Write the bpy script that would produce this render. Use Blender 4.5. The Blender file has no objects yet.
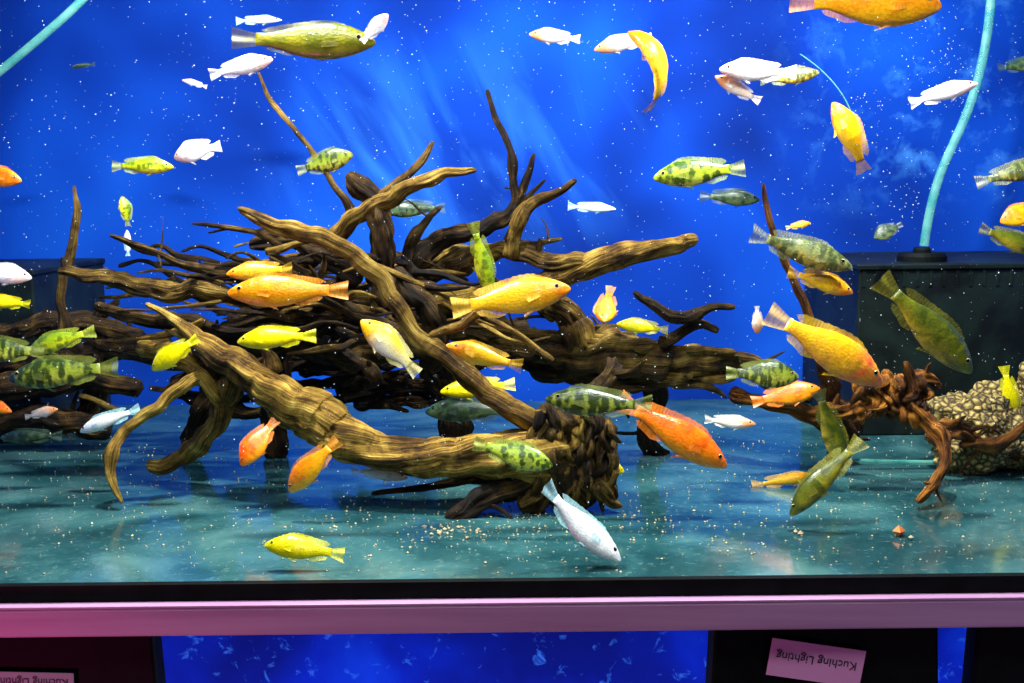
import bpy, math, random
from mathutils import Vector, Matrix, noise
random.seed(7)
sc = bpy.context.scene
try:
    sc.view_settings.view_transform = 'Standard'
    sc.view_settings.look = 'None'
except Exception: pass
COL = sc.collection
# ------------------------------------------------------------------ camera
F = 1137.78
CAM = Vector((0, -1.6, 0.562))
R = (Matrix.Rotation(math.radians(90-7.6), 3, 'X') @ Matrix.Rotation(math.radians(-0.6), 3, 'Z'))
cd = bpy.data.cameras.new('camera'); cd.lens = 40; cd.sensor_width = 36; cd.clip_start = .02
cam = bpy.data.objects.new('camera', cd); COL.objects.link(cam)
cam.matrix_world = Matrix.Translation(CAM) @ R.to_4x4()
sc.camera = cam
def W(px, py, y):
    """survey helper: position in the tank (metres) at depth y behind the front glass"""
    d = R @ Vector(((px-512)/F, -(py-341.5)/F, -1))
    return CAM + d*((y-CAM.y)/d.y)
def S(y): return (y+1.6)/F*1.01

# ------------------------------------------------------------------ node helpers
def new_mat(name):
    m = bpy.data.materials.new(name); m.use_nodes = True
    nt = m.node_tree; b = nt.nodes['Principled BSDF']
    return m, nt, b
def N(nt, t, **kw):
    n = nt.nodes.new(t)
    for k, v in kw.items(): setattr(n, k, v)
    return n
def ramp(nt, fac, stops, interp='LINEAR'):
    n = nt.nodes.new('ShaderNodeValToRGB'); cr = n.color_ramp; cr.interpolation = interp
    while len(cr.elements) < len(stops): cr.elements.new(.5)
    for e, (p, c) in zip(cr.elements, stops):
        e.position = p; e.color = (c[0], c[1], c[2], 1)
    nt.links.new(fac, n.inputs['Fac']); return n.outputs['Color']
def mix(nt, fac, a, b, mode='MIX'):
    n = nt.nodes.new('ShaderNodeMix'); n.data_type = 'RGBA'; n.blend_type = mode
    for s, v in ((0, fac), (6, a), (7, b)):
        if isinstance(v, (int, float)): n.inputs[s].default_value = v
        elif isinstance(v, tuple): n.inputs[s].default_value = (v[0], v[1], v[2], 1)
        else: nt.links.new(v, n.inputs[s])
    return n.outputs[2]
def math_(nt, op, a, b=0.0, clamp=False):
    n = nt.nodes.new('ShaderNodeMath'); n.operation = op; n.use_clamp = clamp
    for i, v in enumerate((a, b)):
        if isinstance(v, (int, float)): n.inputs[i].default_value = v
        else: nt.links.new(v, n.inputs[i])
    return n.outputs[0]
def mapping(nt, vec, loc=(0,0,0), rot=(0,0,0), scale=(1,1,1)):
    n = nt.nodes.new('ShaderNodeMapping')
    n.inputs['Location'].default_value = loc; n.inputs['Rotation'].default_value = rot; n.inputs['Scale'].default_value = scale
    nt.links.new(vec, n.inputs['Vector']); return n.outputs[0]
def noise_(nt, vec, scale, detail=4, dist=0.0, rough=.5):
    n = N(nt, 'ShaderNodeTexNoise'); n.inputs['Scale'].default_value = scale; n.inputs['Detail'].default_value = detail
    n.inputs['Distortion'].default_value = dist; n.inputs['Roughness'].default_value = rough
    nt.links.new(vec, n.inputs['Vector']); return n.outputs['Fac']
def bump(nt, b, h, strength=.4, dist=.004):
    n = N(nt, 'ShaderNodeBump'); n.inputs['Strength'].default_value = strength; n.inputs['Distance'].default_value = dist
    nt.links.new(h, n.inputs['Height']); nt.links.new(n.outputs[0], b.inputs['Normal'])
def simple(name, col, rough=.5, var=.25, scale=20, spec=.5, metal=0):
    m, nt, b = new_mat(name)
    tc = N(nt, 'ShaderNodeTexCoord'); f = noise_(nt, tc.outputs['Object'], scale)
    d = tuple(c*(1-var) for c in col); l = tuple(min(1, c*(1+var)) for c in col)
    nt.links.new(ramp(nt, f, [(.3, d), (.7, l)]), b.inputs['Base Color'])
    b.inputs['Roughness'].default_value = rough; b.inputs['Specular IOR Level'].default_value = spec
    b.inputs['Metallic'].default_value = metal
    return m

# ------------------------------------------------------------------ mesh helpers
def mesh_obj(name, verts, faces, mats, midx=None, smooth=True, parent=None):
    me = bpy.data.meshes.new(name); me.from_pydata([tuple(v) for v in verts], [], faces)
    for m in mats: me.materials.append(m)
    if midx: me.polygons.foreach_set('material_index', midx)
    me.polygons.foreach_set('use_smooth', [smooth]*len(me.polygons)); me.update()
    o = bpy.data.objects.new(name, me); COL.objects.link(o)
    if parent: o.parent = parent
    return o
def box(name, lo, hi, mat, bev=.003, parent=None, taper=None):
    x0,y0,z0 = lo; x1,y1,z1 = hi
    t = taper or 0
    v = [(x0-t,y0,z0),(x1+t,y0,z0),(x1+t,y1,z0),(x0-t,y1,z0),(x0,y0,z1),(x1,y0,z1),(x1,y1,z1),(x0,y1,z1)]
    f = [(0,3,2,1),(4,5,6,7),(0,1,5,4),(1,2,6,5),(2,3,7,6),(3,0,4,7)]
    o = mesh_obj(name, v, f, [mat], smooth=False, parent=parent)
    if bev:
        m = o.modifiers.new('bevel', 'BEVEL'); m.width = bev; m.segments = 2
    return o
def empty(name):
    e = bpy.data.objects.new(name, None); COL.objects.link(e); return e
def catmull(P, n):
    out = []
    Q = [P[0]+(P[0]-P[1])] + P + [P[-1]+(P[-1]-P[-2])]
    for i in range(1, len(Q)-2):
        a,b,c,d = Q[i-1],Q[i],Q[i+1],Q[i+2]
        k = n[i-1]
        for j in range(k):
            t = j/k
            out.append(.5*((2*b)+(c-a)*t+(2*a-5*b+4*c-d)*t*t+(3*b-a-3*c+d)*t**3))
    out.append(P[-1].copy()); return out

# ------------------------------------------------------------------ materials
def wood_material():
    m, nt, b = new_mat('driftwood_bark')
    at = N(nt, 'ShaderNodeAttribute', attribute_name='grain'); tn = N(nt, 'ShaderNodeAttribute', attribute_name='tone')
    g1 = noise_(nt, mapping(nt, at.outputs['Vector'], scale=(5.0,1.7,1.7)), 1.6, 6, .5, .62)
    g2 = noise_(nt, mapping(nt, at.outputs['Vector'], scale=(3.4,9,9)), 1.5, 5, .4, .65)
    geo = N(nt, 'ShaderNodeNewGeometry')
    mot = noise_(nt, geo.outputs['Position'], 15, 6, .6, .65)
    gg = math_(nt, 'ADD', math_(nt, 'MULTIPLY', g1, .5), math_(nt, 'MULTIPLY', g2, .5))
    gg = math_(nt, 'ADD', gg, math_(nt, 'MULTIPLY', math_(nt, 'SUBTRACT', mot, .5), .8))
    lightc = ramp(nt, gg, [(.34,(.02,.009,.002)),(.45,(.12,.058,.008)),(.56,(.36,.21,.028)),(.74,(.85,.6,.14))])
    darkc = ramp(nt, gg, [(.40,(.003,.0015,.001)),(.54,(.020,.009,.003)),(.70,(.14,.07,.013))])
    nt.links.new(mix(nt, tn.outputs['Fac'], darkc, lightc), b.inputs['Base Color'])
    b.inputs['Roughness'].default_value = .7; b.inputs['Specular IOR Level'].default_value = .2
    bump(nt, b, gg, 1.0, .009)
    return m
WOOD = wood_material()

def fish_mat(name, top, mid, belly, head=None, pat=None, patcol=(0,0,0), pscale=9, pthr=.32, pamt=.9, stretch=(1.15,.3,.9)):
    m, nt, b = new_mat(name)
    tc = N(nt, 'ShaderNodeTexCoord'); oc = tc.outputs['Object']
    sp = N(nt, 'ShaderNodeSeparateXYZ'); nt.links.new(oc, sp.inputs[0])
    oi = N(nt, 'ShaderNodeObjectInfo')
    off = N(nt, 'ShaderNodeVectorMath', operation='ADD'); nt.links.new(oc, off.inputs[0])
    cmb = N(nt, 'ShaderNodeCombineXYZ'); r10 = math_(nt, 'MULTIPLY', oi.outputs['Random'], 10)
    nt.links.new(r10, cmb.inputs[1]); nt.links.new(cmb.outputs[0], off.inputs[1]); v = off.outputs[0]
    zf = math_(nt, 'ADD', math_(nt, 'MULTIPLY', sp.outputs['Z'], 3.6), .5)
    nz = noise_(nt, v, 9, 4)
    zf = math_(nt, 'ADD', zf, math_(nt, 'MULTIPLY', math_(nt, 'SUBTRACT', nz, .5), .5))
    c = ramp(nt, zf, [(.12, belly), (.5, mid), (.92, top)])
    if head:
        hf = math_(nt, 'MULTIPLY', math_(nt, 'SUBTRACT', sp.outputs['X'], .12), 5, True)
        c = mix(nt, hf, c, head)
    if pat == 'spots':
        vo = N(nt, 'ShaderNodeTexVoronoi'); vo.inputs['Scale'].default_value = pscale
        nt.links.new(mapping(nt, v, scale=stretch), vo.inputs['Vector'])
        n2 = noise_(nt, v, 18, 4, .3, .6)
        d = math_(nt, 'ADD', vo.outputs['Distance'], math_(nt, 'MULTIPLY', math_(nt, 'SUBTRACT', n2, .5), 1.1))
        f = ramp(nt, d, [(pthr-.12, (1,1,1)), (pthr+.14, (0,0,0))])
        c = mix(nt, math_(nt, 'MULTIPLY', f, pamt), c, patcol)
    if pat == 'mottle':
        n2 = noise_(nt, v, pscale, 5, .5)
        f = ramp(nt, n2, [(.40, (0,0,0)), (.65, (1,1,1))])
        c = mix(nt, math_(nt, 'MULTIPLY', f, pamt), c, patcol)
    sv = N(nt, 'ShaderNodeTexVoronoi'); sv.inputs['Scale'].default_value = 50
    nt.links.new(mapping(nt, oc, scale=(.8,.2,1.2)), sv.inputs['Vector'])
    dk = ramp(nt, sv.outputs['Distance'], [(.35,(1,1,1)),(.75,(.74,.74,.74))])
    c = mix(nt, .8, c, dk, 'MULTIPLY')
    nt.links.new(c, b.inputs['Base Color'])
    b.inputs['Roughness'].default_value = .28; b.inputs['Specular IOR Level'].default_value = .45
    b.inputs['Coat Weight'].default_value = .2; b.inputs['Coat Roughness'].default_value = .12
    bump(nt, b, sv.outputs['Distance'], .2, .002)
    return m
def fin_mat(name, col, alpha=.6):
    m, nt, b = new_mat(name)
    tc = N(nt, 'ShaderNodeTexCoord')
    f = noise_(nt, mapping(nt, tc.outputs['Object'], scale=(60,1,14)), 1.2, 3)
    d = tuple(c*.6 for c in col); l = tuple(min(1, c*1.2) for c in col)
    nt.links.new(ramp(nt, f, [(.35, d), (.6, l)]), b.inputs['Base Color'])
    b.inputs['Alpha'].default_value = alpha; b.inputs['Roughness'].default_value = .4
    return m
EYE_I = simple('eye_iris', (.55,.45,.2), .25, .3, 30); EYE_R = simple('eye_pink', (.9,.25,.2), .25, .2, 30)
EYE_P = simple('eye_pupil', (.005,.005,.006), .1, 0)
K = {
 'orange': (fish_mat('skin_orange', (1,.20,.003), (1,.29,.003), (1,.5,.01), None, 'mottle', (1,.44,.004), 6, 0, .8), fin_mat('fin_orange', (1,.33,.02)), EYE_I),
 'red':    (fish_mat('skin_red_orange', (.95,.09,.002), (1,.15,.003), (1,.36,.008), None, 'mottle', (1,.29,.004), 6, 0, .8), fin_mat('fin_red', (1,.22,.01)), EYE_I),
 'gold':   (fish_mat('skin_gold', (1,.38,.003), (1,.5,.005), (1,.6,.04), (1,.26,.006), 'mottle', (1,.62,.01), 7, 0, .6), fin_mat('fin_gold', (1,.5,.03)), EYE_I),
 'coral':  (fish_mat('skin_gold_coral', (1,.46,.004), (1,.48,.01), (1,.36,.05), (1,.15,.04), 'mottle', (1,.64,.01), 7, 0, .6), fin_mat('fin_gold_pale', (1,.55,.03)), EYE_I),
 'yellow': (fish_mat('skin_yellow', (.9,.76,.0), (1,.86,.0), (1,.80,.005), None, 'mottle', (.6,.54,.0), 8, 0, .45), fin_mat('fin_yellow', (.95,.8,.0)), EYE_I),
 'lime':   (fish_mat('skin_lime', (.16,.28,.01), (.42,.52,.01), (.8,.72,.03), None, 'spots', (.06,.11,.005), 10, .42, .8), fin_mat('fin_lime', (.36,.42,.03)), EYE_I),
 'white':  (fish_mat('skin_white', (.95,.80,.78), (1,.94,.93), (1,.98,.98), (1,.66,.6)), fin_mat('fin_white', (.95,.92,.95), .6), EYE_R),
 'ice':    (fish_mat('skin_ice_blue', (.8,.94,1), (.98,1,1), (1,1,1), (.98,.98,.98), 'mottle', (1,1,1), 8, 0, .6), fin_mat('fin_ice', (.5,.85,1)), EYE_P),
 'peach':  (fish_mat('skin_peach', (1,.52,.3), (1,.75,.6), (1,.9,.85), (1,.40,.16)), fin_mat('fin_peach', (1,.8,.7), .6), EYE_R),
 'pearl':  (fish_mat('skin_pearl_yellow', (1,.65,.02), (.95,.8,.35), (.9,.85,.65), (1,.52,.005)), fin_mat('fin_pearl', (.9,.75,.3), .6), EYE_I),
 'spotted':(fish_mat('skin_spotted_green', (.20,.33,.01), (.42,.54,.02), (.6,.64,.08), None, 'spots', (.012,.05,.004), 11, .48, .9), fin_mat('fin_green', (.34,.42,.05)), EYE_I),
 'barred': (fish_mat('skin_blotched_green', (.08,.13,.012), (.25,.30,.025), (.46,.44,.06), None, 'spots', (.01,.025,.004), 10, .54, .9, (1.7,.3,.5)), fin_mat('fin_olive', (.18,.21,.03)), EYE_I),
 'olive':  (fish_mat('skin_olive', (.04,.06,.005), (.20,.21,.01), (.62,.44,.03), None, 'mottle', (.03,.055,.005), 7, 0, .8), fin_mat('fin_olive_gold', (.26,.24,.02)), EYE_I),
 'khaki':  (fish_mat('skin_khaki', (.05,.065,.004), (.22,.20,.008), (.34,.26,.02), None, 'mottle', (.06,.085,.005), 6, 0, .7), fin_mat('fin_khaki', (.2,.18,.02)), EYE_I),
 'silver': (fish_mat('skin_silver_olive', (.10,.13,.03), (.25,.27,.09), (.58,.38,.04), None, 'spots', (.03,.05,.012), 9, .5, .85, (1.7,.3,.5)), fin_mat('fin_silver', (.22,.24,.1)), EYE_I),
 'far':    (fish_mat('skin_dusky_teal', (.02,.06,.03), (.06,.11,.05), (.11,.15,.05), None, 'spots', (.008,.025,.015), 9, .5, .85), fin_mat('fin_dusky', (.04,.08,.05)), EYE_P),
}
NAMES = {'orange':'orange_cichlid','red':'orange_cichlid','gold':'golden_cichlid','coral':'golden_cichlid','yellow':'yellow_cichlid','lime':'green_cichlid',
 'white':'white_cichlid','ice':'white_cichlid','peach':'white_cichlid','pearl':'golden_cichlid','spotted':'spotted_green_cichlid','barred':'blotched_green_cichlid',
 'olive':'olive_cichlid','khaki':'olive_cichlid','silver':'blotched_green_cichlid','far':'olive_cichlid'}

# ------------------------------------------------------------------ fish
TT = [0,.012,.04,.08,.13,.2,.3,.4,.5,.6,.68,.75,.80,.84]
TOP= [.004,.022,.043,.068,.094,.122,.142,.142,.128,.1,.074,.055,.050,.052]
BOT= [-.010,-.026,-.043,-.062,-.083,-.105,-.124,-.128,-.116,-.088,-.062,-.046,-.043,-.046]
WID= [.004,.018,.032,.045,.056,.066,.072,.069,.058,.042,.029,.019,.012,.006]
def itp(A, t):
    for i in range(len(TT)-1):
        if t <= TT[i+1]:
            u = (t-TT[i])/(TT[i+1]-TT[i]); b = A[i]; c = A[i+1]
            return b+(c-b)*(u*u*(3-2*u))*.5+(c-b)*u*.5
    return A[-1]
def fish(kind, head, tail, y, dy=0, h=1.0, roll=None, bend=None, fins=.85, wd=1.0):
    body, finm, iris = K[kind]
    V = []; Fc = []; MI = []
    def addf(f, mi): Fc.append(f); MI.append(mi)
    ns, nr = 34, 20
    ts = [0.84*(i/(ns-1))**1.25 for i in range(ns)]
    V.append((.5+.004, 0, -.003))
    for t in ts:
        a, b_, w = itp(TOP,t)*h, itp(BOT,t)*h, itp(WID,t)*wd
        cz = (a+b_)/2; hz = (a-b_)/2
        gill = .005*math.exp(-((t-.235)/.012)**2)
        for j in range(nr):
            an = 2*math.pi*j/nr
            cy, cz2 = math.cos(an), math.sin(an)
            yy = math.copysign(abs(cy)**.9, cy)*w; zz = math.copysign(abs(cz2)**1.05, cz2)*hz
            yy -= math.copysign(gill*abs(cy), cy)
            if t < .05 and abs(cz2) < .35: yy *= .8
            V.append((.5-t, yy, cz+zz))
    for j in range(nr): addf((0, 1+j, 1+(j+1)%nr), 0)
    for i in range(ns-1):
        for j in range(nr):
            a = 1+i*nr+j; b_ = 1+i*nr+(j+1)%nr
            addf((a, a+nr, b_+nr, b_), 0)
    st = 1+(ns-1)*nr; addf(tuple(range(st+nr-1, st-1, -1)), 0)
    fph = random.uniform(0,6)
    def strip(lo, hi, mi=1, rows=3, wav=.006):
        n = len(lo); base = len(V)
        for i in range(n):
            for r_ in range(rows+1):
                u = r_/rows
                p = [lo[i][k]*(1-u)+hi[i][k]*u for k in range(3)]
                p[1] += wav*u*math.sin(i*.55+fph)      # soft rippling membrane
                V.append(tuple(p))
        for i in range(n-1):
            for r_ in range(rows):
                a = base+i*(rows+1)+r_; addf((a, a+1, a+rows+2, a+rows+1), mi)
    lo=[];hi=[]; n=22
    for i in range(n):
        u=i/(n-1); t=.2+.55*u
        z0=itp(TOP,t)*h-.008
        ht=.055*fins*(min(1,u*5)**.6)*(.75+.65*max(0,(u-.55)/.45)) * (1 if u<.93 else 1-(u-.93)*6)
        sp=.004*fins*(1 if i%2 else -1)*(1 if u<.7 else .2)
        lo.append((.5-t,0,z0)); hi.append((.5-t-.045*u-.06*max(0,u-.6)*fins,0,z0+ht+sp+.006))
    strip(lo,hi)
    lo=[];hi=[]; n=12
    for i in range(n):
        u=i/(n-1); t=.53+.21*u
        z0=itp(BOT,t)*h+.008
        ht=.062*fins*(min(1,u*3)**.7)*(1 if u<.9 else 1-(u-.9)*6)
        lo.append((.5-t,0,z0)); hi.append((.5-t-.06*u*fins-.015,0,z0-ht))
    strip(lo,hi)
    lo=[];hi=[]; n=17
    for i in range(n):
        u=-1+2*i/(n-1)
        lo.append((-.325,0,u*.044*h)); L=.168+.018*abs(u)**2+(.004 if i%2 else 0)
        hi.append((-.33-L*math.cos(u*.42),0,u*.105*(.5+.5*fins)))
    strip(lo,hi,rows=4,wav=.012)
    for s in (-1,1):
        lo=[];hi=[]; n=7
        for i in range(n):
            u=i/(n-1); t=.31+.05*u; z0=itp(BOT,t)*h+.01
            lo.append((.5-t,s*.018*wd,z0)); hi.append((.5-t-.05-.06*(1-u),s*(.035+.01*u),z0-.06*fins*(1-.6*u)))
        strip(lo,hi)
        lo=[];hi=[]; n=9
        for i in range(n):
            u=-1+2*i/(n-1); w=itp(WID,.26)*wd
            lo.append((.5-.255,s*(w-.004),-.02+.018*u)); hi.append((.5-.37+.012*u*u,s*(w+.03),-.035+.045*u*fins))
        strip(lo,hi,wav=.003)
    def sphere(c, r, mi, ny=1.0):
        base=len(V); a_,b_=10,7
        for i in range(b_+1):
            ph=math.pi*i/b_
            for j in range(a_):
                th=2*math.pi*j/a_
                V.append((c[0]+r*math.sin(ph)*math.cos(th), c[1]+r*ny*math.cos(ph), c[2]+r*math.sin(ph)*math.sin(th)))
        for i in range(b_):
            for j in range(a_):
                a=base+i*a_+j; b2=base+i*a_+(j+1)%a_
                addf((a,b2,b2+a_,a+a_), mi)
    for s in (-1,1):
        t=.105; w=itp(WID,t)*wd
        sphere((.5-t,s*w*.88,.030*h),.021,2,.55); sphere((.5-t,s*(w*.88+.006),.030*h),.0155,3,.6)
    if bend is None: bend = random.uniform(-.7,.7)
    k = bend
    P=[]
    for (x,yy,z) in V:
        s=max(0,.38-x)
        if abs(k)>1e-3:
            ph=k*s; cx=.38-math.sin(ph)/k if x<.38 else x; cyy=(1-math.cos(ph))/k
            P.append(Vector((cx+yy*math.sin(ph), cyy+yy*math.cos(ph), z)))
        else: P.append(Vector((x,yy,z)))
    sT=.38+.5; tipx=.38-math.sin(k*sT)/k if abs(k)>1e-3 else -.5; tipy=(1-math.cos(k*sT))/k if abs(k)>1e-3 else 0
    hd=Vector((.504,0,0)); tl=Vector((tipx,tipy,0)); ch=hd-tl
    ang=math.atan2(ch.y,ch.x); rot=Matrix.Rotation(-ang,3,'Z'); mid=(hd+tl)/2
    P=[(rot@(p-mid)) for p in P]; clen=ch.length
    H=W(head[0],head[1],y+dy/2); T=W(tail[0],tail[1],y-dy/2)
    X=(H-T); L=X.length; X.normalize()
    view=((H+T)/2-CAM).normalized()
    Y=(view-X*view.dot(X)).normalized(); Z=X.cross(Y)
    flip=Z.z<-.02
    if flip: Y=-Y; Z=-Z
    if roll is None: roll = 12 if flip else -12
    M=Matrix((X,Y,Z)).transposed() @ Matrix.Rotation(math.radians(roll),3,'X')
    sca=L/clen
    o=mesh_obj(NAMES[kind],P,Fc,[body,finm,iris,EYE_P],MI)
    o.matrix_world=Matrix.Translation((H+T)/2) @ M.to_4x4() @ Matrix.Scale(sca,4)
    return o

FISH=[
 ('khaki',(376,42),(232,38),.35,dict(h=.95,fins=.4)),
 ('white',(388,14),(362,42),.33,dict(dy=.0,h=1.4)),
 ('white',(273,59),(210,75),.45,{}),
 ('ice',(282,20),(236,21),.9,dict(h=.6)),
 ('white',(182,80),(207,87),1.0,dict(h=.8)),
 ('white',(174,158),(221,146),.5,dict(h=1.5,fins=1.4)),
 ('peach',(529,34),(580,39),.6,{}),
 ('peach',(594,50),(652,38),.55,{}),
 ('gold',(628,32),(646,112),.5,dict(bend=-2.3,roll=62,h=1.1,wd=1.2)),
 ('orange',(942,6),(790,0),.25,dict(h=1.2,fins=.6)),
 ('white',(719,69),(796,72),.5,{}),
 ('peach',(715,76),(760,101),.52,{}),
 ('silver',(820,72),(760,80),.7,{}),
 ('white',(978,83),(910,103),.45,dict(h=.85)),
 ('gold',(833,102),(864,172),.5,dict(bend=-.8,h=1.15,fins=1)),
 ('lime',(174,167),(112,166),.5,{}),
 ('barred',(353,154),(297,171),.5,dict(h=1.4)),
 ('lime',(122,196),(128,226),.8,dict(h=1.5)),
 ('ice',(127,230),(128,256),.95,{}),
 ('spotted',(653,178),(745,168),.4,dict(h=1.1)),
 ('far',(760,200),(700,196),.9,{}),
 ('ice',(616,209),(568,206),.95,dict(h=.7)),
 ('gold',(811,223),(786,228),.85,{}),
 ('far',(874,238),(902,224),.85,dict(h=1.9)),
 ('silver',(1050,166),(976,183),.6,{}),
 ('red',(22,181),(-40,170),.4,dict(h=1.2)),
 ('silver',(853,268),(752,233),.42,dict(h=.95)),
 ('gold',(853,293),(788,272),.45,{}),
 ('olive',(972,373),(880,279),.3,dict(h=1.0)),
 ('coral',(882,384),(768,313),.28,dict(h=1.1)),
 ('barred',(799,377),(726,373),.38,dict(h=1.4)),
 ('red',(820,388),(752,402),.55,dict(h=1.2)),
 ('orange',(1000,222),(1050,205),.5,dict(h=1.6)),
 ('olive',(1040,252),(980,228),.45,dict(h=1.1)),
 ('yellow',(1014,420),(1004,366),.6,dict(roll=0)),
 ('olive',(843,468),(818,390),.45,dict(bend=-.6,h=.95,roll=0)),
 ('olive',(790,516),(862,440),.22,dict(h=.85)),
 ('red',(727,467),(618,400),.3,dict(h=1.0)),
 ('barred',(545,399),(652,405),.24,dict(h=1.0)),
 ('spotted',(553,466),(474,443),.2,dict(h=1.2)),
 ('ice',(621,561),(546,485),.04,dict(h=1.05,roll=-32)),
 ('yellow',(264,545),(344,555),.05,dict(h=1.1)),
 ('red',(241,466),(276,420),.35,dict(h=1.5,dy=-.05)),
 ('orange',(289,492),(338,440),.3,dict(h=1.25)),
 ('white',(408,478),(352,470),.42,dict(h=.8)),
 ('ice',(80,432),(140,409),.5,dict(h=.8)),
 ('orange',(227,293),(348,290),.25,dict(h=1.0,fins=.6)),
 ('gold',(226,274),(292,268),.45,{}),
 ('gold',(571,288),(452,308),.25,dict(h=1.1)),
 ('pearl',(361,320),(418,374),.28,dict(h=1.3)),
 ('gold',(446,345),(522,366),.3,{}),
 ('yellow',(237,342),(316,336),.38,{}),
 ('yellow',(152,370),(198,338),.4,dict(h=1.3)),
 ('yellow',(440,392),(515,384),.5,{}),
 ('far',(425,412),(515,412),.6,{}),
 ('lime',(490,296),(473,222),.4,dict(h=.9,roll=0)),
 ('orange',(604,322),(611,286),.4,dict(h=1.4,dy=-.08,wd=1.4,roll=0)),
 ('yellow',(616,324),(668,330),.6,{}),
 ('peach',(757,334),(757,306),.4,dict(h=1.4,roll=0)),
 ('white',(32,278),(-30,272),.4,dict(h=1.2)),
 ('yellow',(-20,300),(30,304),.45,{}),
 ('barred',(8,379),(118,367),.4,dict(h=1.0)),
 ('lime',(28,352),(95,331),.5,{}),
 ('barred',(-30,352),(44,352),.45,dict(h=1.3)),
 ('red',(12,412),(-30,398),.6,{}),
 ('peach',(58,409),(25,417),.7,{}),
 ('peach',(756,424),(705,419),.5,dict(h=.9)),
 ('far',(385,212),(445,208),.8,{}),
 ('far',(1050,60),(998,68),.7,{}),
 ('yellow',(624,472),(596,461),.35,dict(h=1.5)),
 ('far',(0,438),(62,436),.75,dict(h=.8)),
 ('far',(70,68),(95,64),.95,dict(h=.6)),
 ('gold',(820,476),(752,486),.5,dict(h=.6)),  # stands in for an orange reflection on the tank floor, not a fish
]
for k_,hd_,tl_,y_,op_ in FISH: fish(k_,hd_,tl_,y_,**op_)

# ------------------------------------------------------------------ driftwood
class Acc:
    def __init__(s): s.v=[];s.f=[];s.g=[];s.t=[]
def tube(acc, pts, tone=1.0, rough=.16, wob=.5, stubs=True, world=False, kn=1.0):
    if world:
        P=[Vector(p[:3]) for p in pts]; RR=[p[3] for p in pts]
    else:
        P=[W(p[0],p[1],p[2]) for p in pts]; RR=[p[3]*S(p[2])*.88 for p in pts]
    segs=[max(3,int((P[i+1]-P[i]).length/.006)) for i in range(len(P)-1)]
    C=catmull([Vector((p.x,p.y,p.z)) for p in P],segs)
    rr=[v.x for v in catmull([Vector((r,0,0)) for r in RR],segs)]
    seed=random.uniform(0,100); n=len(C); nr=28 if max(RR)>.012 else 12
    L=[0]
    for i in range(1,n): L.append(L[-1]+(C[i]-C[i-1]).length)
    for i in range(n):
        w=min(rr[i],.016)*wob; e=min(1,i/4,(n-1-i)/4)
        def nv(f,o): return Vector((noise.noise(Vector((L[i]*f,seed,o))),noise.noise(Vector((L[i]*f,seed,o+9))),noise.noise(Vector((L[i]*f,seed,o+19)))))
        C[i]=C[i]+(nv(9,0)*1.8+nv(26,40)*.9)*w*e
    t0=(C[1]-C[0]).normalized(); up=Vector((0,0,1)) if abs(t0.z)<.9 else Vector((1,0,0))
    nrm=(up-t0*up.dot(t0)).normalized(); base=len(acc.v); rg=rough*1.35
    for i in range(n):
        t=(C[min(i+1,n-1)]-C[max(i-1,0)]).normalized()
        nrm=(nrm-t*nrm.dot(t)).normalized(); bn=t.cross(nrm)
        knot=1+max(0,noise.noise(Vector((L[i]*17,seed+5,3)))-.18)*1.1*kn
        tw=L[i]*5
        for j in range(nr):
            a=2*math.pi*j/nr; ca,sa=math.cos(a),math.sin(a); c2,s2=math.cos(a+tw),math.sin(a+tw)
            d=noise.noise(Vector((c2*1.1+seed,s2*1.1,L[i]*9)))*rg*1.8
            rd=abs(noise.noise(Vector((c2*2.8,s2*2.8+seed,L[i]*6))))
            d+=(rd-.22)*rg*2.8+noise.noise(Vector((ca*5,sa*5+seed,L[i]*24)))*rg*.6
            r=max(.0008,rr[i])*knot*(1+d)
            if i==0 or i==n-1: r*=.72
            acc.v.append(C[i]+(nrm*ca+bn*sa)*r); acc.g.append((L[i]+seed,c2,s2)); acc.t.append(tone)
    for i in range(n-1):
        for j in range(nr):
            a=base+i*nr+j; b=base+i*nr+(j+1)%nr; acc.f.append((a,b,b+nr,a+nr))
    for i,s in ((0,-1),(n-1,1)):
        t=(C[1]-C[0]).normalized() if i==0 else (C[-1]-C[-2]).normalized()
        acc.v.append(C[i]+t*s*rr[i]*.3); acc.g.append((L[i]+seed,0,0)); acc.t.append(tone); c=len(acc.v)-1
        for j in range(nr):
            a=base+i*nr+j; b=base+i*nr+(j+1)%nr
            acc.f.append((a,c,b) if i==0 else (a,b,c))
    if stubs and not world:
        k=int(L[-1]/.10)
        for _ in range(k):
            i=random.randrange(2,max(3,n-2)); r=rr[i]
            if r<.004: continue
            t=(C[min(i+1,n-1)]-C[max(i-1,0)]).normalized()
            d=Vector((random.uniform(-1,1),random.uniform(-.4,.4),random.uniform(-.4,.8))); d=(d-t*d.dot(t)*.5).normalized()
            ln=random.uniform(1.0,2.0)*r if random.random()<.45 else random.uniform(.03,.08)
            b0=C[i]; q=Vector((random.uniform(-1,1),random.uniform(-.5,.5),random.uniform(-1,1)))*ln*.2
            tr_=min(.004,random.uniform(.2,.4)*r)
            tube(acc,[(*b0,tr_*1.5),(*(b0+d*(r+ln*.45)+q),tr_),(*(b0+d*(r+ln)+q*.3),tr_*.4)],tone,rough,.4,False,True)
def wood_obj(name, acc, mat=None):
    o=mesh_obj(name,acc.v,acc.f,[mat or WOOD])
    a=o.data.attributes.new('grain','FLOAT_VECTOR','POINT'); a.data.foreach_set('vector',[c for g in acc.g for c in g])
    b=o.data.attributes.new('tone','FLOAT','POINT'); b.data.foreach_set('value',acc.t)
    return o
A=Acc()
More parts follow.
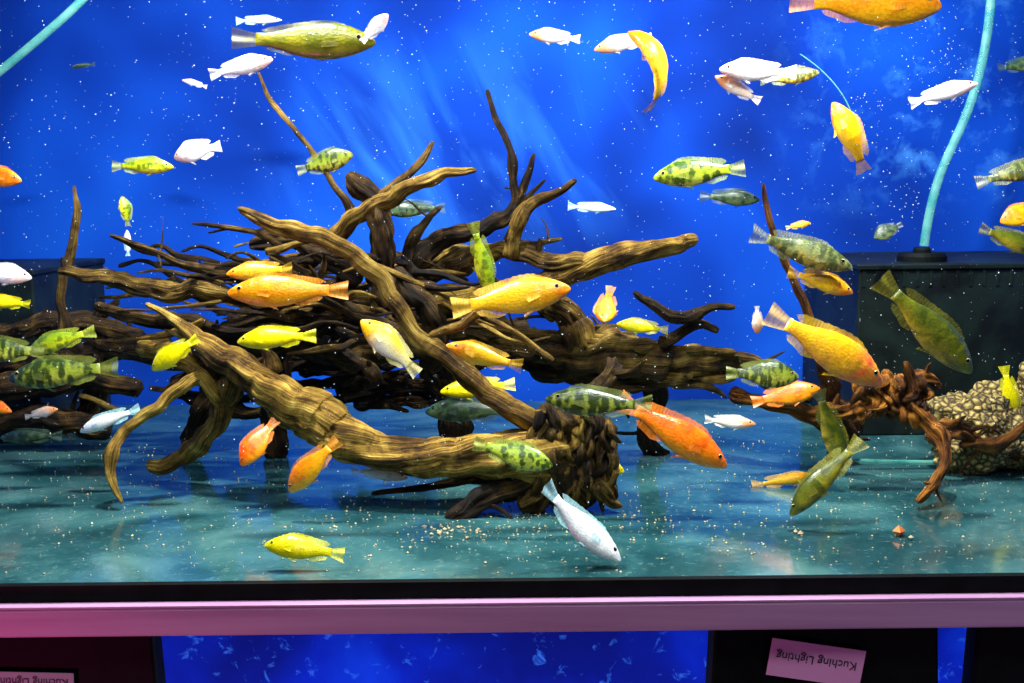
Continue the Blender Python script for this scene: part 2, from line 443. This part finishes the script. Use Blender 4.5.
tube(A,[(146,304,.50,2.5),(170,317,.49,5),(205,340,.47,11),(250,374,.45,20),(300,408,.42,25),(345,438,.40,25),(395,453,.38,21),(450,458,.37,23),(505,458,.37,28),(550,452,.38,36),(590,440,.40,26)],1.0,.13,stubs=False,kn=.4)
tube(A,[(165,330,.50,2),(205,345,.46,5),(255,372,.43,7),(300,398,.40,6),(340,422,.39,4)],1,.2,stubs=False)
tube(A,[(262,345,.46,2.5),(268,356,.45,5),(272,372,.45,9)],.8,.2,stubs=False)
tube(A,[(238,208,.42,2.5),(262,218,.42,6),(300,231,.42,8),(335,243,.42,9),(362,262,.42,9),(392,300,.42,9.5),(425,340,.41,10),(465,375,.40,10.5),(505,402,.39,12),(545,425,.38,16)],.9,.13,stubs=False,kn=.4)
tube(A,[(240,212,.42,2),(270,228,.42,4),(310,240,.43,5)],.9,.2,stubs=False)
# stump
tube(A,[(590,392,.42,10),(580,415,.40,22),(572,450,.38,36),(578,480,.36,28),(590,503,.36,14)],.15,.30,stubs=False)
tube(A,[(545,405,.40,10),(555,430,.37,24),(560,465,.36,28),(545,490,.35,18),(520,507,.34,9)],.3,.30,stubs=False)
tube(A,[(600,420,.42,12),(606,450,.39,16),(600,475,.35,15),(612,500,.34,8)],.35,.30,stubs=False)
tube(A,[(560,470,.36,18),(515,487,.35,13),(475,503,.33,11),(448,521,.31,6)],.06,.25)
tube(A,[(520,480,.40,10),(480,478,.42,7),(430,486,.42,4),(372,494,.41,2.5)],.1,.2)
tube(A,[(575,480,.34,12),(560,500,.33,8),(566,512,.32,5)],.3,.3)
tube(A,[(598,480,.36,12),(608,498,.34,8),(622,506,.33,3)],.4,.3)
tube(A,[(585,400,.42,10),(600,385,.44,8),(615,365,.5,10)],.2,.25)
for i in range(54):
    x=random.uniform(540,612); y0=random.uniform(405,480)
    tube(A,[(x,y0,.345,5),(x+random.uniform(-9,9),y0+12,.32+random.random()*.02,random.uniform(3,6)),(x+random.uniform(-14,14),y0+random.uniform(20,34),.335,2)],random.choice([.02,.15,.4,.8,1]),.35,stubs=False)
# upper right limb
tube(A,[(697,240,.52,6),(685,241,.52,9),(640,250,.53,12),(600,262,.55,14),(560,276,.57,12),(520,290,.6,12),(475,300,.62,14),(430,300,.62,16)],.95,.13,stubs=False,kn=.5)
tube(A,[(585,262,.55,8),(545,257,.58,9),(500,252,.62,10),(455,262,.64,12),(415,285,.64,14)],.5,.2)
# horizontal log
tube(A,[(420,322,.66,12),(470,332,.66,17),(530,345,.66,17),(590,352,.66,20),(650,360,.67,20),(700,364,.67,17),(745,367,.66,12),(780,384,.64,7),(812,398,.62,5)],.3,.22)
tube(A,[(480,325,.64,5),(560,338,.63,6),(640,345,.63,6),(700,350,.63,5),(735,352,.63,3)],.6,.22)
tube(A,[(500,350,.7,9),(560,372,.7,12),(640,378,.7,10),(720,372,.7,6)],.1,.2)
tube(A,[(545,300,.6,12),(568,315,.62,15),(575,345,.64,18)],.5,.3)
for i in range(10):
    x=random.uniform(560,700); y0=random.uniform(360,388)
    tube(A,[(x,y0,.66,4),(x+30,y0+random.uniform(-6,6),.65,5),(x+random.uniform(50,80),y0+random.uniform(-10,12),.65,1.5)],random.choice([.05,.2,.6]),.3,stubs=False)
# upward branches
tube(A,[(348,174,.55,5),(362,188,.55,9),(378,212,.55,11),(385,240,.56,12),(384,270,.58,13),(395,300,.6,15)],.03,.22,stubs=False)
tube(A,[(476,170,.5,3),(445,173,.5,6),(415,184,.52,7),(385,199,.54,8),(358,220,.56,8),(330,245,.58,9),(300,262,.6,8)],.7,.16,kn=.5,stubs=False)
tube(A,[(433,142,.55,2.5),(420,163,.55,4.5),(402,180,.55,5.5),(380,196,.55,6)],.5,.2,stubs=False)
tube(A,[(258,72,.6,1.5),(272,102,.6,2.6),(296,132,.6,3.1),(318,160,.6,3.2),(338,190,.6,4.5),(360,222,.6,6)],.35,.15,stubs=False)
tube(A,[(487,90,.6,2),(496,118,.6,3),(510,150,.6,3.2),(514,180,.6,4),(513,208,.6,5),(488,226,.6,8),(455,236,.6,9),(425,250,.6,10),(400,275,.6,11)],.04,.18,stubs=False)
tube(A,[(534,154,.6,2),(526,180,.6,3.5),(514,210,.6,5)],.04,.2)
tube(A,[(545,180,.62,1.5),(535,190,.62,2.5),(522,205,.6,4)],.1,.2)
tube(A,[(576,180,.55,2.5),(550,195,.56,5),(530,212,.57,6),(516,235,.58,7),(512,258,.6,9)],.7,.18,stubs=False)
tube(A,[(441,207,.55,2.5),(424,226,.56,4),(410,246,.57,6),(402,270,.58,8)],.1,.2)
tube(A,[(562,239,.6,2),(535,243,.6,4),(510,247,.6,5)],.35,.2)
tube(A,[(395,270,.52,7),(410,290,.5,11),(430,310,.5,13),(440,340,.52,12),(430,368,.55,9)],.06,.28)
tube(A,[(481,314,.3,3.2),(505,327,.3,4),(530,344,.3,4),(553,360,.3,4)],1,.15,stubs=False)
tube(A,[(430,335,.34,4),(450,328,.33,5),(478,314,.32,6),(500,300,.34,5)],1,.2,stubs=False)
tube(A,[(634,292,.6,3),(650,304,.6,5),(668,318,.6,7),(690,318,.6,6),(712,309,.6,4),(735,307,.6,2.5)],.08,.2)
tube(A,[(660,345,.62,7),(680,331,.62,6),(700,326,.62,5),(718,331,.62,3)],.06,.2)
# left side
tube(A,[(60,271,.55,6),(100,276,.55,8),(150,286,.55,9),(200,290,.55,9),(250,297,.56,10),(310,300,.58,12),(380,305,.6,14)],.4,.18)
tube(A,[(110,235,.6,1.8),(140,246,.6,3),(180,262,.6,4),(215,272,.6,5),(262,283,.6,7)],.2,.2)
tube(A,[(74,186,.62,1.8),(76,215,.62,3.5),(70,250,.62,4.5),(64,290,.62,5),(66,330,.62,5),(80,352,.62,6)],.4,.15,stubs=False)
tube(A,[(95,305,.6,5),(150,322,.6,7),(200,330,.6,9),(260,342,.6,9),(330,350,.62,12),(400,352,.64,12)],.1,.2)
tube(A,[(250,245,.58,5),(290,240,.58,8),(330,258,.58,10),(360,280,.58,11)],.1,.28)
tube(A,[(215,330,.55,4),(260,318,.55,6),(310,312,.55,8),(360,320,.56,10)],.15,.2)
tube(A,[(270,255,.5,4),(300,270,.5,7),(335,300,.5,9),(380,330,.52,10),(440,352,.55,10)],.1,.25)
tube(A,[(340,345,.5,6),(372,372,.46,6),(365,388,.5,4)],.1,.3)
for i in range(140):
    x=random.gauss(330,82); y0=random.gauss(304,26); yy=random.uniform(.5,.9)
    a=random.choice([math.pi,math.pi,0])+random.uniform(-.5,.5); L=random.uniform(50,120); r=random.uniform(1.8,5)
    q=random.uniform(-20,20)
    tube(A,[(x,y0,yy,r),(x+math.cos(a)*L*.35,y0-math.sin(a)*L*.3+q*.4,yy-.02,r*.9),(x+math.cos(a)*L*.7,y0-math.sin(a)*L*.45+q,yy-.04,r*.6),(x+math.cos(a)*L,y0-math.sin(a)*L*.5+q*.6,yy-.04,1.3)],random.choice([.0,.02,.05,.1,.35,.9]),.25,stubs=i%4==0)
# dark lower mass behind the trunk
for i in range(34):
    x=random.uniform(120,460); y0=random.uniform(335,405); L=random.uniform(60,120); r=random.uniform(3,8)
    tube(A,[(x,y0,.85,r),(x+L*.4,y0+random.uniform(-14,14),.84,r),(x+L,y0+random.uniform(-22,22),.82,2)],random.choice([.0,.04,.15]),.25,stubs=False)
# supports resting on the tank floor
tube(A,[(430,330,.7,14),(440,370,.72,13),(450,410,.74,12),(452,462,.74,16)],.03,.3)
tube(A,[(640,360,.7,12),(655,400,.74,10),(650,440,.76,9),(660,459,.78,10)],.03,.3)
tube(A,[(300,310,.7,12),(285,360,.74,10),(280,410,.78,9),(275,458,.78,10)],.03,.3)
tube(A,[(200,340,.8,8),(210,380,.82,9),(190,445,.84,8)],.03,.3)
wood_obj('driftwood',A)
B=Acc()
tube(B,[(122,503,.38,2),(112,480,.39,4.5),(113,452,.41,6),(130,425,.43,6),(160,404,.44,7),(195,380,.47,8),(225,370,.5,8)],1,.14,stubs=False)
tube(B,[(148,466,.56,7),(170,462,.55,9),(195,447,.53,10),(216,425,.5,11),(222,400,.48,12),(208,380,.47,11),(185,360,.5,9),(140,345,.55,9)],.9,.16,stubs=False)
tube(B,[(222,400,.48,10),(232,385,.47,9),(222,365,.5,8)],.8,.18,stubs=False)
tube(B,[(80,395,.6,3),(105,405,.6,3),(125,415,.6,3)],.9,.2)
tube(B,[(95,345,.62,7),(130,352,.6,10),(175,358,.58,10),(215,365,.55,10)],.05,.2)
wood_obj('driftwood_root',B)
C_=Acc()
tube(C_,[(-40,398,.85,12),(20,385,.85,14),(80,380,.85,12),(140,388,.84,9)],.05,.2)
tube(C_,[(-40,365,.9,14),(30,362,.9,13),(110,352,.9,11),(170,340,.9,7)],.03,.2)
tube(C_,[(-20,425,.85,10),(40,418,.85,12),(110,428,.86,8)],.03,.2)
tube(C_,[(-20,330,.9,8),(40,325,.88,10),(105,330,.88,9),(150,345,.88,6)],.06,.2)
tube(C_,[(118,300,.9,3),(100,320,.9,6),(105,345,.9,9),(95,400,.9,12),(90,437,.88,14)],.05,.25)
wood_obj('driftwood_log',C_)
D=Acc()
tube(D,[(763,184,.55,1.8),(768,210,.55,3),(776,240,.55,4),(790,272,.55,4),(806,305,.55,4.5),(815,335,.56,5),(822,370,.6,7),(835,400,.64,9)],.25,.15,stubs=False)
tube(D,[(905,362,.45,3),(912,385,.46,8),(905,402,.47,12),(885,404,.5,12),(862,410,.54,9),(820,412,.6,8),(770,405,.64,7),(730,393,.66,5)],.5,.3)
tube(D,[(905,400,.47,11),(925,418,.44,8),(942,440,.41,7),(945,463,.38,5.5),(932,485,.35,5),(918,502,.33,4)],.9,.28)
tube(D,[(870,380,.46,5),(880,398,.47,11),(875,415,.48,9)],1,.45)
tube(D,[(885,370,.5,4),(895,385,.5,8),(925,378,.5,7),(940,388,.5,4)],.7,.3)
tube(D,[(925,420,.46,8),(960,432,.5,8),(1000,448,.55,7),(1050,462,.58,8)],.3,.3)
tube(D,[(835,400,.64,10),(850,430,.66,9),(845,452,.68,9),(840,466,.68,10)],.1,.3)
tube(D,[(1040,415,.5,4),(1000,440,.52,5),(960,445,.5,4)],.5,.2)
for i in range(34):
    x=random.uniform(862,925); y0=random.uniform(376,412)
    tube(D,[(x,y0,.48,5),(x+random.uniform(-9,9),y0+8,.45,random.uniform(3,5)),(x+random.uniform(-14,14),y0+random.uniform(10,22),.46,2)],random.choice([.3,1,1]),.4,stubs=False)
mR=WOOD.copy(); mR.name='red_root_bark'
nt=mR.node_tree; bs=nt.nodes['Principled BSDF']; src=bs.inputs['Base Color'].links[0].from_socket
nt.links.new(mix(nt,.7,src,(1.3,.62,.2),'MULTIPLY'),bs.inputs['Base Color'])
wood_obj('driftwood_red_root',D,mR)

# ------------------------------------------------------------------ coral rock
def rock(name,c,rad,mat,seed):
    import bmesh
    bm=bmesh.new(); bmesh.ops.create_icosphere(bm,subdivisions=6,radius=1)
    for v in bm.verts:
        p=v.co.copy(); d=noise.noise(p*1.3+Vector((seed,0,0)))*.35+noise.noise(p*3.5+Vector((seed,2,0)))*.14
        vd=noise.voronoi(p*7+Vector((seed,0,0)))[0]; d+=(vd[1]-vd[0])*.12-.03
        p*=1+d; v.co=Vector((p.x*rad[0],p.y*rad[1],p.z*rad[2]))
    me=bpy.data.meshes.new(name); bm.to_mesh(me); bm.free(); me.materials.append(mat)
    for p in me.polygons:p.use_smooth=True
    o=bpy.data.objects.new(name,me); COL.objects.link(o); o.location=c; return o
mC,nt,b=new_mat('coral_rock'); tc=N(nt,'ShaderNodeTexCoord')
vo=N(nt,'ShaderNodeTexVoronoi',feature='DISTANCE_TO_EDGE'); vo.inputs['Scale'].default_value=75; nt.links.new(tc.outputs['Object'],vo.inputs['Vector'])
nt.links.new(ramp(nt,vo.outputs['Distance'],[(.05,(.05,.03,.008)),(.2,(.34,.24,.06)),(.45,(.62,.48,.18))]),b.inputs['Base Color'])
b.inputs['Roughness'].default_value=.8; bump(nt,b,vo.outputs['Distance'],.9,.008)
c=W(985,415,.62); rock('coral_rock',(c.x,c.y,.076),(.12,.085,.09),mC,3)
c=W(1045,390,.72); rock('coral_rock',(c.x+.02,c.y,.10),(.1,.09,.11),mC,8)

# ------------------------------------------------------------------ tank
black=simple('black_plastic',(.003,.0045,.0045),.6,.4,30,.08)
mO,nt,b=new_mat('overflow_plastic'); geo=N(nt,'ShaderNodeNewGeometry'); f=noise_(nt,geo.outputs['Position'],9,5,.8,.6)
nt.links.new(ramp(nt,f,[(.4,(.002,.004,.004)),(.75,(.008,.02,.016))]),b.inputs['Base Color']); b.inputs['Roughness'].default_value=.5; b.inputs['Specular IOR Level'].default_value=.25
mF,nt,b=new_mat('tank_floor_teal'); geo=N(nt,'ShaderNodeNewGeometry'); po=geo.outputs['Position']
f1=noise_(nt,po,4.2,6,.8,.55); f2=noise_(nt,po,75,5,0,.6)
c1=ramp(nt,f1,[(.32,(.006,.04,.048)),(.48,(.018,.08,.09)),(.58,(.04,.13,.138)),(.72,(.09,.21,.2))])
f3=ramp(nt,f2,[(.56,(0,0,0)),(.70,(1,1,1))])
nt.links.new(mix(nt,math_(nt,'MULTIPLY',f3,.35),c1,(.2,.3,.27)),b.inputs['Base Color'])
b.inputs['Roughness'].default_value=.12; b.inputs['Specular IOR Level'].default_value=.7
bump(nt,b,noise_(nt,po,7,3),.22,.01)
def backdrop(name):
    mB,nt,b=new_mat(name); geo=N(nt,'ShaderNodeNewGeometry'); po=geo.outputs['Position']
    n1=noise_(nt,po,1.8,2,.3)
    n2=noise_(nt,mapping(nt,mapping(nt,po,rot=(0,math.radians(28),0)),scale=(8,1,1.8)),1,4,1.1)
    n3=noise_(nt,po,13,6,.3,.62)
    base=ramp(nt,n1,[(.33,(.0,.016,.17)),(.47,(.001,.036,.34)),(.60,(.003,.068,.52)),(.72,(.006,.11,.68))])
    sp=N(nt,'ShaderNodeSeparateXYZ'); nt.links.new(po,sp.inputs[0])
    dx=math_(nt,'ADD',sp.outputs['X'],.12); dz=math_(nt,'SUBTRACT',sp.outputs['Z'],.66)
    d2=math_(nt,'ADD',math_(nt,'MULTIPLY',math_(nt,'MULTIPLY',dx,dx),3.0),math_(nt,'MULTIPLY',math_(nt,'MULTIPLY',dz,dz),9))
    ray_mask=math_(nt,'SUBTRACT',1,d2,True)
    ray_streak=ramp(nt,n2,[(.42,(0,0,0)),(.72,(1,1,1))])
    base=mix(nt,math_(nt,'MULTIPLY',math_(nt,'MULTIPLY',ray_streak,ray_mask),.6),base,(.04,.24,.9))  # light rays painted into the panel colour near the middle
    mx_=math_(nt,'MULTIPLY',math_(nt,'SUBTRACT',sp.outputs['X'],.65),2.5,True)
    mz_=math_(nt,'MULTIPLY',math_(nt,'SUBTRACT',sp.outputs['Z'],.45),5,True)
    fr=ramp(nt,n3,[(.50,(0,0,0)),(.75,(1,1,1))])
    col=mix(nt,math_(nt,'MULTIPLY',math_(nt,'MULTIPLY',fr,math_(nt,'MULTIPLY',mx_,mz_)),.6),base,(.08,.38,1))  # bubble froth and caustic light painted in as pale blotches, upper right
    nt.links.new(col,b.inputs['Base Color']); b.inputs['Roughness'].default_value=.75; b.inputs['Specular IOR Level'].default_value=.1
    return mB
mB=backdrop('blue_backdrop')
mG=bpy.data.materials.new('clear_glass'); mG.use_nodes=True; nt=mG.node_tree; nt.nodes.clear()
o_=N(nt,'ShaderNodeOutputMaterial'); tr=N(nt,'ShaderNodeBsdfTransparent'); gl=N(nt,'ShaderNodeBsdfGlossy'); gl.inputs['Roughness'].default_value=.02
tr.inputs['Color'].default_value=(.97,.99,1,1)
mx=N(nt,'ShaderNodeMixShader'); mx.inputs[0].default_value=.012
nt.links.new(tr.outputs[0],mx.inputs[1]); nt.links.new(gl.outputs[0],mx.inputs[2]); nt.links.new(mx.outputs[0],o_.inputs[0])

tank=empty('aquarium_tank')
HT=1.2; XW=1.45; DB=1.4
box('tank_floor',(-XW,0,-.034),(XW,DB,0),mF,0,tank)
box('front_base_strip',(-XW,-.014,-.038),(XW,-.0005,.001),black,.001,tank)
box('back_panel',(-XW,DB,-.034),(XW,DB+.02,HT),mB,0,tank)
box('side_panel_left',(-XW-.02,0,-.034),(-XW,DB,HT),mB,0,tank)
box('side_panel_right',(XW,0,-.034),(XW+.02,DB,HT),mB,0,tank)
box('front_glass',(-XW,-.008,.0015),(XW,-.002,HT),mG,0,tank)
def overflow(x0,x1,y0,ztop):
    e=empty('overflow_box')
    box('body',(x0,y0,0.001),(x1,DB-.002,ztop-.012),mO,.004,e)
    box('lid',(x0-.006,y0-.008,ztop-.012),(x1+.006,DB-.002,ztop),mO,.003,e)
    n=int((x1-x0)/.03)
    for i in range(n):
        x=x0+.008+i*(x1-x0-.01)/n
        box('comb_tooth',(x,y0-.003,ztop-.05),(x+.007,y0,ztop-.014),mO,0,e)
x0=W(858,300,.93).x; overflow(x0,XW-.012,.93,W(900,264,.93).z)
x1=W(34,300,.95).x; overflow(-XW+.012,x1,.95,W(30,270,.95).z)

def hose(name,pts,r,mat):
    cu=bpy.data.curves.new(name,'CURVE'); cu.dimensions='3D'; cu.bevel_depth=r; cu.bevel_resolution=5; cu.resolution_u=12
    s=cu.splines.new('NURBS'); s.points.add(len(pts)-1); s.use_endpoint_u=True; s.order_u=min(4,len(pts))
    for p,q in zip(s.points,pts): p.co=(q.x,q.y,q.z,1)
    cu.materials.append(mat); o=bpy.data.objects.new(name,cu); COL.objects.link(o); return o
mH,nt,b=new_mat('hose_plastic'); tc=N(nt,'ShaderNodeTexCoord'); f=noise_(nt,tc.outputs['Object'],30,3)
nt.links.new(ramp(nt,f,[(.3,(.05,.36,.32)),(.7,(.2,.56,.48))]),b.inputs['Base Color']); b.inputs['Roughness'].default_value=.2; b.inputs['Alpha'].default_value=.55
hose('water_hose',[W(p[0],p[1],1.02) for p in [(995,-60),(992,0),(985,60),(966,120),(942,165),(930,205),(924,246)]],.0105,mH)
hose('water_hose',[W(p[0],p[1],.6) for p in [(110,-30),(82,2),(45,34),(0,72),(-60,118)]],.008,mH)
hose('air_tube',[W(p[0],p[1],.8) for p in [(800,54),(822,68),(845,90),(853,118)]],.0013,mH)
hose('air_tube',[W(860,461,.62),W(930,464,.62),W(1000,461,.62)],.005,mH)
c=W(922,250,1.02); fe=empty('hose_fitting')
def cyl(name,c,r,h,mat,parent,r2=None):
    n=28; r2=r2 or r; v=[]
    for k,(rr,z) in enumerate(((r,0),(r,h*.6),(r2,h))):
        v+=[(c[0]+rr*math.cos(2*math.pi*i/n),c[1]+rr*math.sin(2*math.pi*i/n),c[2]+z) for i in range(n)]
    f=[(k*n+i,k*n+(i+1)%n,(k+1)*n+(i+1)%n,(k+1)*n+i) for k in range(2) for i in range(n)]+[tuple(range(n-1,-1,-1)),tuple(range(2*n,3*n))]
    return mesh_obj(name,v,f,[mat],smooth=False,parent=parent)
zz=W(900,264,.93).z
cyl('base',(c.x,c.y,zz),.055,.02,black,fe,.05); cyl('collar',(c.x,c.y,zz+.02),.02,.012,black,fe,.016)

def bits(name,items,mat,irr=.35):
    v=[];f=[]
    O=[(1,0,0),(-1,0,0),(0,1,0),(0,-1,0),(0,0,1),(0,0,-1)]; OF=[(0,2,4),(2,1,4),(1,3,4),(3,0,4),(2,0,5),(1,2,5),(3,1,5),(0,3,5)]
    for (p,r) in items:
        b0=len(v)
        for o in O:
            k=r*(1+random.uniform(-irr,irr)); v.append((p[0]+o[0]*k,p[1]+o[1]*k,p[2]+o[2]*k))
        f+=[tuple(b0+i for i in t) for t in OF]
    return mesh_obj(name,v,f,[mat],smooth=False)
white=simple('white_speck',(.6,.72,.82),.6,.1,5); peb=simple('pebble',(.62,.46,.26),.7,.45,60)
bits('suspended_particles',[((random.uniform(-1.25,1.25),random.uniform(.03,.92),random.uniform(.04,1.05)),random.choice([.0004,.0005,.0006,.0007,.0008,.0011])) for _ in range(4800)],white)
bl=[]
for (bx,by,sx,sy,n_) in ((940,48,22,26,70),(916,192,10,18,40),(872,110,14,20,30),(960,95,16,20,30)):
    for _ in range(n_):
        p=W(random.gauss(bx,sx),random.gauss(by,sy),random.uniform(.95,1.25)); bl.append(((p.x,p.y,p.z),random.uniform(.0006,.0018)))
bits('air_bubbles',bl,white,.1)
it=[]
for _ in range(1100): it.append(((random.uniform(-1.1,1.1),random.uniform(.02,.9)),random.uniform(.0008,.0022)))
for _ in range(300): it.append(((random.gauss(.04,.25),random.gauss(.25,.09)),random.uniform(.0008,.0026)))
for _ in range(26): it.append(((random.gauss(-.10,.03),random.gauss(.24,.02)),random.uniform(.0015,.004)))
it=[((x,max(.01,y),r*.7),r) for (x,y),r in it]
bits('gravel_debris',it,peb)
op=simple('orange_stone',(.9,.22,.03),.5,.2,40)
pc=W(898,548,.18); bits('orange_pebble',[((pc.x,pc.y,.009),.009),((pc.x+.006,pc.y+.006,.007),.007)],op,.2)
pc=W(910,557,.16); bits('white_pebble',[((pc.x,pc.y,.005),.005),((W(795,545,.2).x,.2,.004),.004),((W(800,550,.19).x,.19,.004),.004)],peb,.3)

# ------------------------------------------------------------------ stand / beam / lower shelf
mP,nt,b=new_mat('mauve_beam_paint'); geo=N(nt,'ShaderNodeNewGeometry'); f=noise_(nt,mapping(nt,geo.outputs['Position'],scale=(2,10,40)),1.5,5)
nt.links.new(ramp(nt,f,[(.3,(.40,.20,.39)),(.7,(.52,.29,.50))]),b.inputs['Base Color']); b.inputs['Roughness'].default_value=.42
zt=W(512,599,-.02).z; zb=W(512,632,-.03).z
st=empty('tank_stand')
box('front_beam',(-XW-.1,-.034,zb),(XW+.1,-.002,zt-.004),mP,.003,st)
box('beam_lip',(-XW-.1,-.034,zt-.004),(XW+.1,-.015,zt),mP,.001,st)
box('deck',(-XW-.1,-.0015,zb),(XW+.1,DB,-.0345),black,0,st)
mL,nt,b=new_mat('lower_blue_backdrop'); geo=N(nt,'ShaderNodeNewGeometry'); po=geo.outputs['Position']
n1=noise_(nt,po,4,3,.5); n2=noise_(nt,po,34,5,.6,.65)
c1=ramp(nt,n1,[(.35,(.0,.004,.16)),(.55,(.0,.012,.36)),(.7,(.001,.03,.5))])
nt.links.new(mix(nt,ramp(nt,n2,[(.60,(0,0,0)),(.74,(1,1,1))]),c1,(.03,.16,.75)),b.inputs['Base Color']); b.inputs['Roughness'].default_value=.8; b.inputs['Specular IOR Level'].default_value=.05
box('lower_back_panel',(-XW-.1,.42,-.8),(XW+.1,.44,zb-.002),mL,0,st)
def housing(name,xa,xb):
    e=empty(name)
    X0=W(xa,640,.03).x; X1=W(xb,640,.03).x
    box('shell',(X0,.03,-.34),(X1,.075,zb-.002),black,.006,e,taper=.012)
    box('front_rim',(X0-.004,.024,zb-.012),(X1+.004,.03,zb-.002),black,.001,e)
    return e
h1=housing('lamp_housing',-60,152); h2=housing('lamp_housing',714,938); h3=housing('lamp_housing',978,1090)
pink=simple('pink_label',(.9,.42,.74),.6,.06,8); wl=simple('white_label',(.28,.34,.38),.6,.06,8); ink=simple('label_ink',(.02,.01,.03),.6,0)
def label(parent,cx,cy,w,h,ang,mat,txt,size):
    p=W(cx,cy,.0225)
    M=Matrix.Translation(p)@Matrix.Rotation(math.radians(ang),4,'Y')@Matrix.Rotation(math.radians(90),4,'X')
    v=[(-w/2,-h/2,0),(w/2,-h/2,0),(w/2,h/2,0),(-w/2,h/2,0),(-w/2,-h/2,-.0015),(w/2,-h/2,-.0015),(w/2,h/2,-.0015),(-w/2,h/2,-.0015)]
    o=mesh_obj('label',v,[(0,1,2,3),(7,6,5,4),(0,4,5,1),(1,5,6,2),(2,6,7,3),(3,7,4,0)],[mat],smooth=False,parent=parent); o.matrix_world=M
    cu=bpy.data.curves.new('label_text','FONT'); cu.body=txt; cu.size=size; cu.align_x='CENTER'; cu.align_y='CENTER'; cu.materials.append(ink); cu.extrude=.0002
    t=bpy.data.objects.new('label_text',cu); COL.objects.link(t); t.parent=parent
    t.matrix_world=M@Matrix.Translation((0,.004,.0008))@Matrix.Rotation(math.pi,4,'Z')
label(h2,816,663,.142,.058,9,pink,'Kuching Lighting',.0185)
label(h1,32,684,.125,.036,2,wl,'Kuching Lighting',.0165)
box('floor',(-3,-3,-1.05),(3,3,-1.0),simple('shop_floor',(.12,.11,.12),.5,.2,3),0)

# ------------------------------------------------------------------ lights
def area(name,loc,tgt,size,sy,e,col=(1,1,1)):
    l=bpy.data.lights.new(name,'AREA'); l.shape='RECTANGLE'; l.size=size; l.size_y=sy; l.energy=e; l.color=col
    o=bpy.data.objects.new(name,l); COL.objects.link(o); o.location=loc
    o.rotation_euler=(Vector(tgt)-Vector(loc)).to_track_quat('-Z','Y').to_euler(); return o
area('front_strip_fill',(-.45,.32,1.25),(-.45,.38,0),.10,.05,28,(1,.98,.9))
area('front_strip_fill',(.6,.32,1.25),(.5,.38,0),.10,.05,28,(1,.98,.9))
area('front_strip_fill',(.0,-.12,1.3),(.0,.3,.2),1.8,.06,16,(.97,.99,1))  # added strip outside the glass, brightens the fronts of fish and trunk
area('backdrop_fill',(.45,.95,1.18),(.45,1.4,.4),1.2,.08,9,(.75,.88,1))  # added light, makes the right side of the backdrop brighter
area('backdrop_fill',(-.7,.95,1.18),(-.7,1.4,.4),1.0,.08,3.5,(.7,.85,1))  # weaker added light for the left side of the backdrop
area('front_fill',(.2,-1.9,2.2),(0,.4,.2),1.0,.5,20,(.95,.98,1))  # added front fill from an unseen source on the viewer's side
area('pink_beam_fill',(-1.1,-.6,-.55),(-.7,0,-.06),.2,.2,4.0,(1,.06,.35))  # added unseen pink light that tints the beam's left end
area('violet_beam_fill',(1.0,-.6,-.55),(.6,0,-.06),.2,.2,.5,(.75,.4,1))  # added unseen violet light that tints the beam's right end
area('lower_panel_fill',(0,.16,-.62),(0,.43,-.2),2.2,.1,11,(.8,.85,1))  # added below the view to brighten the lower back panel
w=bpy.data.worlds.new('world'); sc.world=w; w.use_nodes=True
w.node_tree.nodes['Background'].inputs[0].default_value=(.12,.2,.4,1); w.node_tree.nodes['Background'].inputs[1].default_value=.06
